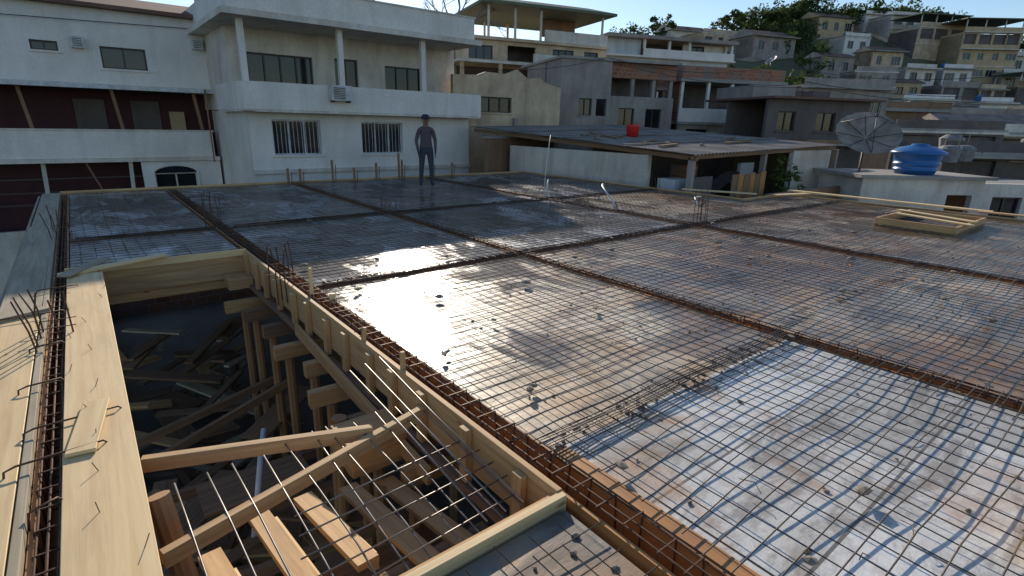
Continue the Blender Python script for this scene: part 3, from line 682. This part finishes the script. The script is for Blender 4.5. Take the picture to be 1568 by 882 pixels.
def house(name,bdir,D,w,h,th,wallm,floors=1,roof='flat',rm=None,open_=False,z0=None):
    x=D*bdir[0];y=D*bdir[1];zb=terr(x,y) if z0 is None else z0
    b=Bd();fh=h/floors;dep=w*.7
    for fI in range(floors):
        a=zb+fI*fh;ops=[]
        n=max(2,int(w/2.4))
        for i in range(n):
            cx=-w/2+w*(i+.5)/n+random.uniform(-.2,.2);ww=random.choice((.5,.65,.9));
            if open_ and fI==floors-1: ops.append((cx-w/n*.42,cx+w/n*.42,a+.8*fh/2.8,a+fh-.25,'o'))
            elif random.random()<.85: ops.append((cx-ww,cx+ww,a+fh*.36,a+fh*.78))
        b.wall(-w/2,w/2,a,a+fh,0,.2,ops,wallm,GLASS,DFR if random.random()<.5 else ALU)
        b.box(-w/2-.2,w/2+.2,-random.choice((.1,.5,.9)),.3,a+fh-.12,a+fh+.02,W_WHITE2 if random.random()<.5 else CONC)
    b.box(-w/2,w/2,.25,dep,zb-6,zb+h-.3,wallm if not open_ else W_DARK);b.box(-w/2,w/2,0,.2,zb-6,zb,W_GREY)  # open fronts get a dark core, interior shade as colour
    b.box(-w/2,-w/2+.2,.2,dep,zb,zb+h,wallm);b.box(w/2-.2,w/2,.2,dep,zb,zb+h,wallm)
    t=zb+h+.02
    if roof=='flat':
        b.box(-w/2-.2,w/2+.2,.0,dep,t,t+.15,CONC)
        if random.random()<.6: b.lathe([(.0,t+.15),(.5,t+.15),(.6,t+.8),(.3,t+1.0),(0,t+1.0)],random.uniform(-w/3,w/3),dep*.5,BLUE if z0 is None else GTANK,12)
        b.wall(-w/2,w/2,t+.15,t+.7,.1,.1,[],wallm)
    elif roof=='gable':
        A=[(-w/2-.4,-.5,t),(w/2+.4,-.5,t),(w/2+.4,dep/2,t+dep*.22),(-w/2-.4,dep/2,t+dep*.22),(w/2+.4,dep+.5,t),(-w/2-.4,dep+.5,t)]
        b.face([A[0],A[1],A[2],A[3]],rm or TILE);b.face([A[3],A[2],A[4],A[5]],rm or TILE);b.face([A[1],A[4],A[2]],wallm);b.face([A[0],A[3],A[5]],wallm)
    elif roof=='canopy':
        for s in (-w/2+.1,-w/6,w/6,w/2-.3): 
            for yy in (.1,dep-.2): b.box(s,s+.15,yy,yy+.15,t,t+2,W_WHITE2)
        b.wall(-w/2,w/2,t,t+.8,.0,.1,[],wallm);b.box(-w/2-.5,w/2+.5,-.6,dep+.4,t+2,t+2.15,rm or GREENR)
    b.obj(name,(x,y,0),-rad(th))
def bearing(q):
    a=(q-784)/815; return (.599+.783*a,.745-.621*a)
HL=[(1275,88,6,4.2,38,W_GREY,2,'flat',0),(1355,83,7.2,2.6,38,W_WHITE,1,'flat',0),(1450,82,4.5,3.8,38,W_WHITE,1,'flat',0),(1420,106,10,8.2,40,W_OCHRE,3,'canopy',1),
(1350,112,9.5,5.6,30,W_BEIGE,2,'canopy',1),(1305,121,8.5,5,30,W_WHITE2,2,'flat',0),(1208,124,8.5,3.6,25,W_OCHRE,1,'gable',0),(1070,120,13,3.2,20,W_BEIGE,1,'flat',0),
(1512,97,8.5,4,45,W_BROWN,1,'canopy',1),(1548,88,5.5,2.8,45,W_WHITE,1,'flat',0),(1540,74,7,3,45,W_GREY,1,'gable',0),(1482,71,7,2.8,35,W_DARK,1,'gable',0),(1415,72,6,2.8,30,W_BROWN,1,'flat',0),
(1245,72,7,3.2,25,W_BROWN,1,'gable',0),(1300,76,5,2.8,30,W_GREY,1,'flat',0),(1395,92,6,2.8,38,W_GREY,1,'flat',1),(1495,86,5,2.6,40,W_BEIGE,1,'flat',0),(1130,108,9,3.5,20,W_GREY,1,'gable',0),
(1015,126,9,3,20,W_WHITE2,1,'gable',0),(1600,82,8,5,45,W_BEIGE,2,'flat',0),(1560,110,8,4,45,W_OCHRE,1,'flat',0),(1465,118,8,4,40,W_WHITE2,1,'canopy',0),(1335,98,5.5,3,30,W_WHITE2,1,'flat',0),(1380,126,8,4,30,W_BEIGE,2,'flat',0),(1265,128,7,3.4,30,W_WHITE,1,'flat',0),(1440,92,4.5,3,30,W_BEIGE,1,'flat',1),
(1240,112,5.5,3.2,25,W_WHITE,1,'flat',0),(1285,104,6,3.4,30,W_BEIGE,1,'gable',0),(1385,100,5,3,35,W_WHITE,1,'flat',0),(1470,104,6,3.6,35,W_WHITE2,1,'flat',0),(1505,110,6,3.5,40,W_BEIGE,1,'flat',0),(1405,79,5,2.8,35,W_BEIGE,1,'gable',0),(1320,91,4.6,2.6,35,W_OCHRE,1,'gable',0),(1490,78,5,2.8,40,W_WHITE2,1,'flat',0),(1345,74,6,2.8,35,W_WHITE2,1,'gable',0),(1535,120,7,3.5,40,W_WHITE2,1,'gable',0),(1220,98,6,3,25,W_GREY,1,'gable',0),(1575,96,6,3,40,W_WHITE2,1,'flat',0)]
for q,D,w,h_,th,wm,fl_,rf,op in HL:
    house('hillside_house',bearing(q),D,w,h_,th,wm,fl_,rf,None,bool(op))
NL=[(1395,38,7,3.0,40,W_DARK,1,'flat',1,-1.2),(1480,44,8,3,45,W_GREY,1,'gable',0,-1),(1550,40,8,3.3,45,W_WHITE2,1,'flat',1,-1.6),(1330,52,8,3.4,35,W_BROWN,1,'flat',0,.2),(1440,56,9,3.4,38,W_GREY,1,'flat',0,.0),(1530,60,9,3.6,42,W_BEIGE,1,'flat',1,.2),(1240,50,8,4,30,W_GREY,1,'flat',0,1.2),(1480,30,6,2.2,42,W_DARK,1,'flat',1,-1.6),(1590,30,7,2.2,42,W_WHITE2,1,'flat',0,-1.6)]
for q,D,w,h_,th,wm,fl_,rf,op,z in NL:
    house('neighbour_house',bearing(q),D,w,h_,th,wm,fl_,rf,plain('metal_roof',(.2,.17,.15),.6,.2,.6,1.5),bool(op),z)
random.seed(5)
b=Bd();SHINY=plain('galvanised_sheet',(.5,.5,.5),.35,.7,.4,3)
for i in range(46):
    q=random.uniform(1340,1580);D=random.uniform(27,46);d=bearing(q);x,y=D*d[0],D*d[1]
    z=.75 if D<33 else (.9 if D<38 else 1.5);l=random.uniform(.4,2);a=random.random()*3
    kind=random.random()
    if kind<.45: b.beam((x,y,z),(x+l*math.cos(a),y+l*math.sin(a),z+random.uniform(-.1,.2)),random.uniform(.1,.6),.03,random.choice((SHINY,WDARK,W_WHITE2,SHINY)))
    elif kind<.7: b.tube([(x,y,z-2),(x,y,z+random.uniform(.5,1.4))],.025,DFR,5)
    elif kind<.85: b.box(x,x+.7,y,y+.5,z-1.5,z+random.uniform(.1,.4),random.choice((BRICK,W_GREY,W_WHITE2)))
    else: b.lathe([(0,z-.4),(.4,z-.4),(.48,z+.2),(.3,z+.35),(0,z+.38)],x,y,GTANK,14)
b.obj('rooftop_clutter')
# ------------------------------------------------------------ trees
def leafmat(name,c1,c2):
    m,nt,p,N,L=newmat(name);tc=N('ShaderNodeTexCoord');n=N('ShaderNodeTexNoise',i_Scale=.9,i_Detail=4.);L(tc.outputs['Object'],n.inputs[0])
    c=mix(N,L,ramp(N,L,n.outputs[0],.38,.62),c1,c2);L(c,p.inputs['Base Color']);p.inputs['Roughness'].default_value=.75
    t=N('ShaderNodeBsdfTranslucent');L(c,t.inputs[0]);ms_=N('ShaderNodeMixShader');ms_.inputs[0].default_value=.35
    L(p.outputs[0],ms_.inputs[1]);L(t.outputs[0],ms_.inputs[2]);L(ms_.outputs[0],nt.nodes['Material Output'].inputs[0])
    return m
LEAF=leafmat('foliage',(.04,.07,.022),(.1,.13,.04))
BARK=plain('bark',(.12,.09,.07),.9)
def crown(b,c,r,n,ls,mat,flat=.75):
    k=b.mi(mat)
    cl=[(Vector((random.gauss(0,.5),random.gauss(0,.5),random.gauss(0,.45)))*r,random.uniform(.3,.55)*r) for _ in range(8)]
    for _ in range(n):
        o,q=random.choice(cl);d=Vector((random.gauss(0,1),random.gauss(0,1),random.gauss(0,1))).normalized()*q*random.uniform(.6,1.05)
        p=Vector(c)+Vector((o.x+d.x,o.y+d.y,(o.z+d.z)*flat));u=Vector((random.gauss(0,1),random.gauss(0,1),random.gauss(0,.6))).normalized();v=u.cross(Vector((random.random(),random.random(),1))).normalized()
        s_=ls*random.uniform(.6,1.3);i=len(b.v);b.v+=[tuple(p-u*s_-v*s_*.5),tuple(p+v*s_*.6),tuple(p+u*s_-v*s_*.4)];b.f.append((i,i+1,i+2));b.m.append(k);b.uv.append([(0,0)]*3)
random.seed(21)
b=Bd();cnt=0;tries=0
while cnt<250 and tries<8000:
    tries+=1
    q=random.uniform(905,1620);D=random.uniform(70,138);ok=True
    if cnt<110: q=random.uniform(1090,1300)
    for h_ in HL:
        wq=h_[2]/h_[1]*815*.55
        if abs(q-h_[0])<wq+10 and D<h_[1]+2 and D>h_[1]-20: ok=False
    if not ok: continue
    d=bearing(q);x,y=D*d[0],D*d[1];z=terr(x,y);r=random.uniform(1.5,2.8);hh=random.uniform(.8,2.2)
    b.tube([(x,y,z-.5),(x+.2,y,z+hh*.6),(x,y,z+hh+.8)],[.25,.18,.08],BARK,5,False)
    crown(b,(x,y,z+hh+r*.4),r,150,.36,LEAF);cnt+=1
b.obj('hillside_trees')
def tree(name,x,y,z,h,r,n):
    b=Bd();b.tube([(x,y,z-1),(x+.1,y,z+h*.4),(x,y+.1,z+h*.7)],[.35,.25,.15],BARK,7,False)
    for i in range(5):
        a=i*1.3;b.tube([(x,y,z+h*.45),(x+r*.4*math.cos(a),y+r*.4*math.sin(a),z+h*.7),(x+r*.7*math.cos(a),y+r*.7*math.sin(a),z+h*.85)],[.14,.09,.04],BARK,5,False)
    crown(b,(x,y,z+h*.8),r,n,.35,LEAF,.7);b.obj(name)
for q,D,h_,r in ((1160,131,6.5,3.0),(980,128,5,2.4),(1130,127,4.5,2.6),(1250,130,4,2.4),(1475,122,5,2.6),(1070,128,4.5,2.4)):
    d=bearing(q);tree('tree',D*d[0],D*d[1],terr(D*d[0],D*d[1]),h_,r,700)
b=Bd();crown(b,(0,0,.2),.45,260,.09,leafmat('bright_leaf',(.09,.14,.03),(.16,.2,.05)),1.2);b.tube([(0,0,-1.2),(.05,0,.3)],.03,BARK,5);b.obj('potted_shrub',(17.9,8.1,-.1))
b=Bd();TW=plain('pale_twig',(.3,.27,.24),.9)
def br(p,d,l,r,n):
    q=p+d*l;m_=p+d*l*.5+Vector((random.uniform(-.1,.1),random.uniform(-.1,.1),0))*l*.5
    b.tube([p,m_,q],[r,r*.85,r*.7],TW,5,False)
    if n==0:return
    for i in range(3 if n>1 else 4):
        nd=(d+Vector((random.gauss(0,.5),random.gauss(0,.5),random.gauss(.1,.35)))).normalized()
        br(q if i else m_,nd,l*random.uniform(.6,.8),r*.6,n-1)
br(Vector((19.5,30.6,-6)),Vector((0,0,1)),11.5,.2,0);br(Vector((19.5,30.6,5.2)),Vector((0.02,0,1)),1.9,.13,5)
b.obj('bare_tree')
b=Bd()
def cable(p,q,sag,r=.012):
    p=Vector(p);q=Vector(q);b.tube([p.lerp(q,i/16)-Vector((0,0,sag*4*(i/16)*(1-i/16))) for i in range(17)],r,DFR,4,False)
cable((31,17,5.5),(30,3,4.2),.8);cable((33,18,5),(60,2,6),1.5,.02);cable((22,20,5),(33,17,5.2),.5);cable((21,20,4.9),(28,12,3.6),.4);cable((28,12,3.6),(34,2,3.2),.5);cable((13,19.9,3.8),(22,20,5),.3)
b.obj('overhead_cables')
# ------------------------------------------------------------ worker
def person(loc,rz_):
    J=[(0,0,.95),(0,0,1.12),(0,0,1.32),(0,0,1.45),(0,-.01,1.52),(0,-.02,1.60),(0,-.01,1.69),
       (.17,0,1.40),(.24,.02,1.14),(.23,-.08,.92),(.225,-.1,.85),(-.17,0,1.40),(-.25,.02,1.14),(-.22,-.1,.93),(-.21,-.13,.86),
       (.10,0,.88),(.12,-.03,.50),(.13,.02,.09),(.14,-.16,.04),(-.10,0,.88),(-.13,-.02,.50),(-.15,.04,.09),(-.17,-.14,.04)]
    Rr=[(.15,.11),(.145,.1),(.17,.11),(.10,.08),(.055,.055),(.085,.1),(.07,.085),(.065,.065),(.048,.048),(.035,.035),(.03,.02),(.065,.065),(.048,.048),(.035,.035),(.03,.02),(.095,.1),(.068,.07),(.045,.05),(.045,.03),(.095,.1),(.068,.07),(.045,.05),(.045,.03)]
    E=[(0,1),(1,2),(2,3),(3,4),(4,5),(5,6),(3,7),(7,8),(8,9),(9,10),(3,11),(11,12),(12,13),(13,14),(0,15),(15,16),(16,17),(17,18),(0,19),(19,20),(20,21),(21,22)]
    for s_,hnd in ((1,10),(-1,14)):
        hp=Vector(J[hnd])
        for i,(dx,l) in enumerate(((-.03,.07),(-.01,.08),(.01,.075),(.028,.06))):
            a=len(J);J.append(tuple(hp+Vector((s_*.0,dx,-.05))));J.append(tuple(hp+Vector((s_*-.01,dx-.005,-.05-l))));Rr+=[(.009,.009),(.008,.008)];E+=[(hnd,a),(a,a+1)]
        a=len(J);J.append(tuple(hp+Vector((-s_*.02,-.05,-.03))));Rr.append((.011,.011));E.append((hnd,a))
    me=bpy.data.meshes.new('standing_worker');me.from_pydata(J,E,[]);o=bpy.data.objects.new('standing_worker',me);COL.objects.link(o)
    md=o.modifiers.new('skin','SKIN');md.use_smooth_shade=True
    for i,r in enumerate(Rr): me.skin_vertices[0].data[i].radius=r
    me.skin_vertices[0].data[0].use_root=True
    s2=o.modifiers.new('sub','SUBSURF');s2.levels=2;s2.render_levels=2
    m,nt,p,N,L=newmat('worker_clothes');tc=N('ShaderNodeTexCoord');sp_=N('ShaderNodeSeparateXYZ');L(tc.outputs['Object'],sp_.inputs[0])
    r=N('ShaderNodeValToRGB');r.color_ramp.interpolation='CONSTANT';e=r.color_ramp.elements
    mr=N('ShaderNodeMath',operation='DIVIDE');L(sp_.outputs[2],mr.inputs[0]);mr.inputs[1].default_value=1.8;L(mr.outputs[0],r.inputs[0])
    e[0].position=0;e[0].color=(.03,.025,.02,1);e[1].position=.05;e[1].color=(.045,.05,.07,1)
    for pz,c in ((.545,(.1,.075,.08,1)),(.825,(.25,.14,.09,1)),(.925,(.03,.03,.04,1))):
        x=e.new(pz);x.color=c
    L(r.outputs[0],p.inputs['Base Color']);p.inputs['Roughness'].default_value=.85;me.materials.append(m)
    o.location=loc;o.rotation_euler=(0,0,rz_)
    c=Bd();CAP=plain('cap_cloth',(.04,.04,.06),.9);c.lathe([(.108,1.665),(.112,1.70),(.1,1.75),(.06,1.785),(0,1.795)],0,0,CAP,16)
    c.box(-.07,.07,-.2,-.08,1.672,1.682,CAP);SK=plain('skin',(.25,.14,.09),.6)
    c.beam((0,-.11,1.64),(0,-.135,1.605),.025,.02,SK);c.box(-.028,.028,-.117,-.108,1.565,1.575,plain('mouth',(.2,.07,.06),.6))
    for sx in (-1,1): c.box(sx*.035-.012,sx*.035+.012,-.116,-.105,1.635,1.647,DFR);c.box(sx*.092-.008,sx*.092+.008,-.03,.01,1.6,1.65,SK)
    co=c.obj('cap');co.parent=o
person((7.1,12.5,.02),rad(-25))
# ------------------------------------------------------------ light, sky, camera
el=rad(21.5);az=math.atan2(.455,.89)
sd=Vector((math.sin(az)*math.cos(el),math.cos(az)*math.cos(el),math.sin(el)))
l=bpy.data.lights.new('sun','SUN');l.energy=5;l.angle=rad(.5);l.color=(1,.89,.74);lo=bpy.data.objects.new('sun',l);COL.objects.link(lo);lo.rotation_euler=sd.to_track_quat('Z','Y').to_euler()
w=bpy.data.worlds.new('World');SC.world=w;w.use_nodes=True;nt=w.node_tree;bg=nt.nodes['Background'];sk=nt.nodes.new('ShaderNodeTexSky');sk.sky_type='NISHITA';sk.sun_disc=False;sk.sun_elevation=el;sk.sun_rotation=az;sk.air_density=1.0;sk.dust_density=.15;sk.ozone_density=2.5
nt.links.new(sk.outputs[0],bg.inputs[0]);bg.inputs[1].default_value=.135
SC.view_settings.view_transform='Standard';SC.view_settings.look='None';SC.view_settings.exposure=0
cam=bpy.data.cameras.new('camera');co=bpy.data.objects.new('camera',cam);COL.objects.link(co);SC.camera=co
R=Vector((.783,-.621,.022)).normalized();Bk=Vector((-.599,-.745,.293)).normalized();U=Bk.cross(R).normalized();R=U.cross(Bk)
M=Matrix((R,U,Bk)).transposed().to_4x4();M.translation=Vector((0,0,1.6));co.matrix_world=M
cam.sensor_width=36;cam.lens=36*815/1568;cam.clip_start=.05;cam.clip_end=6000
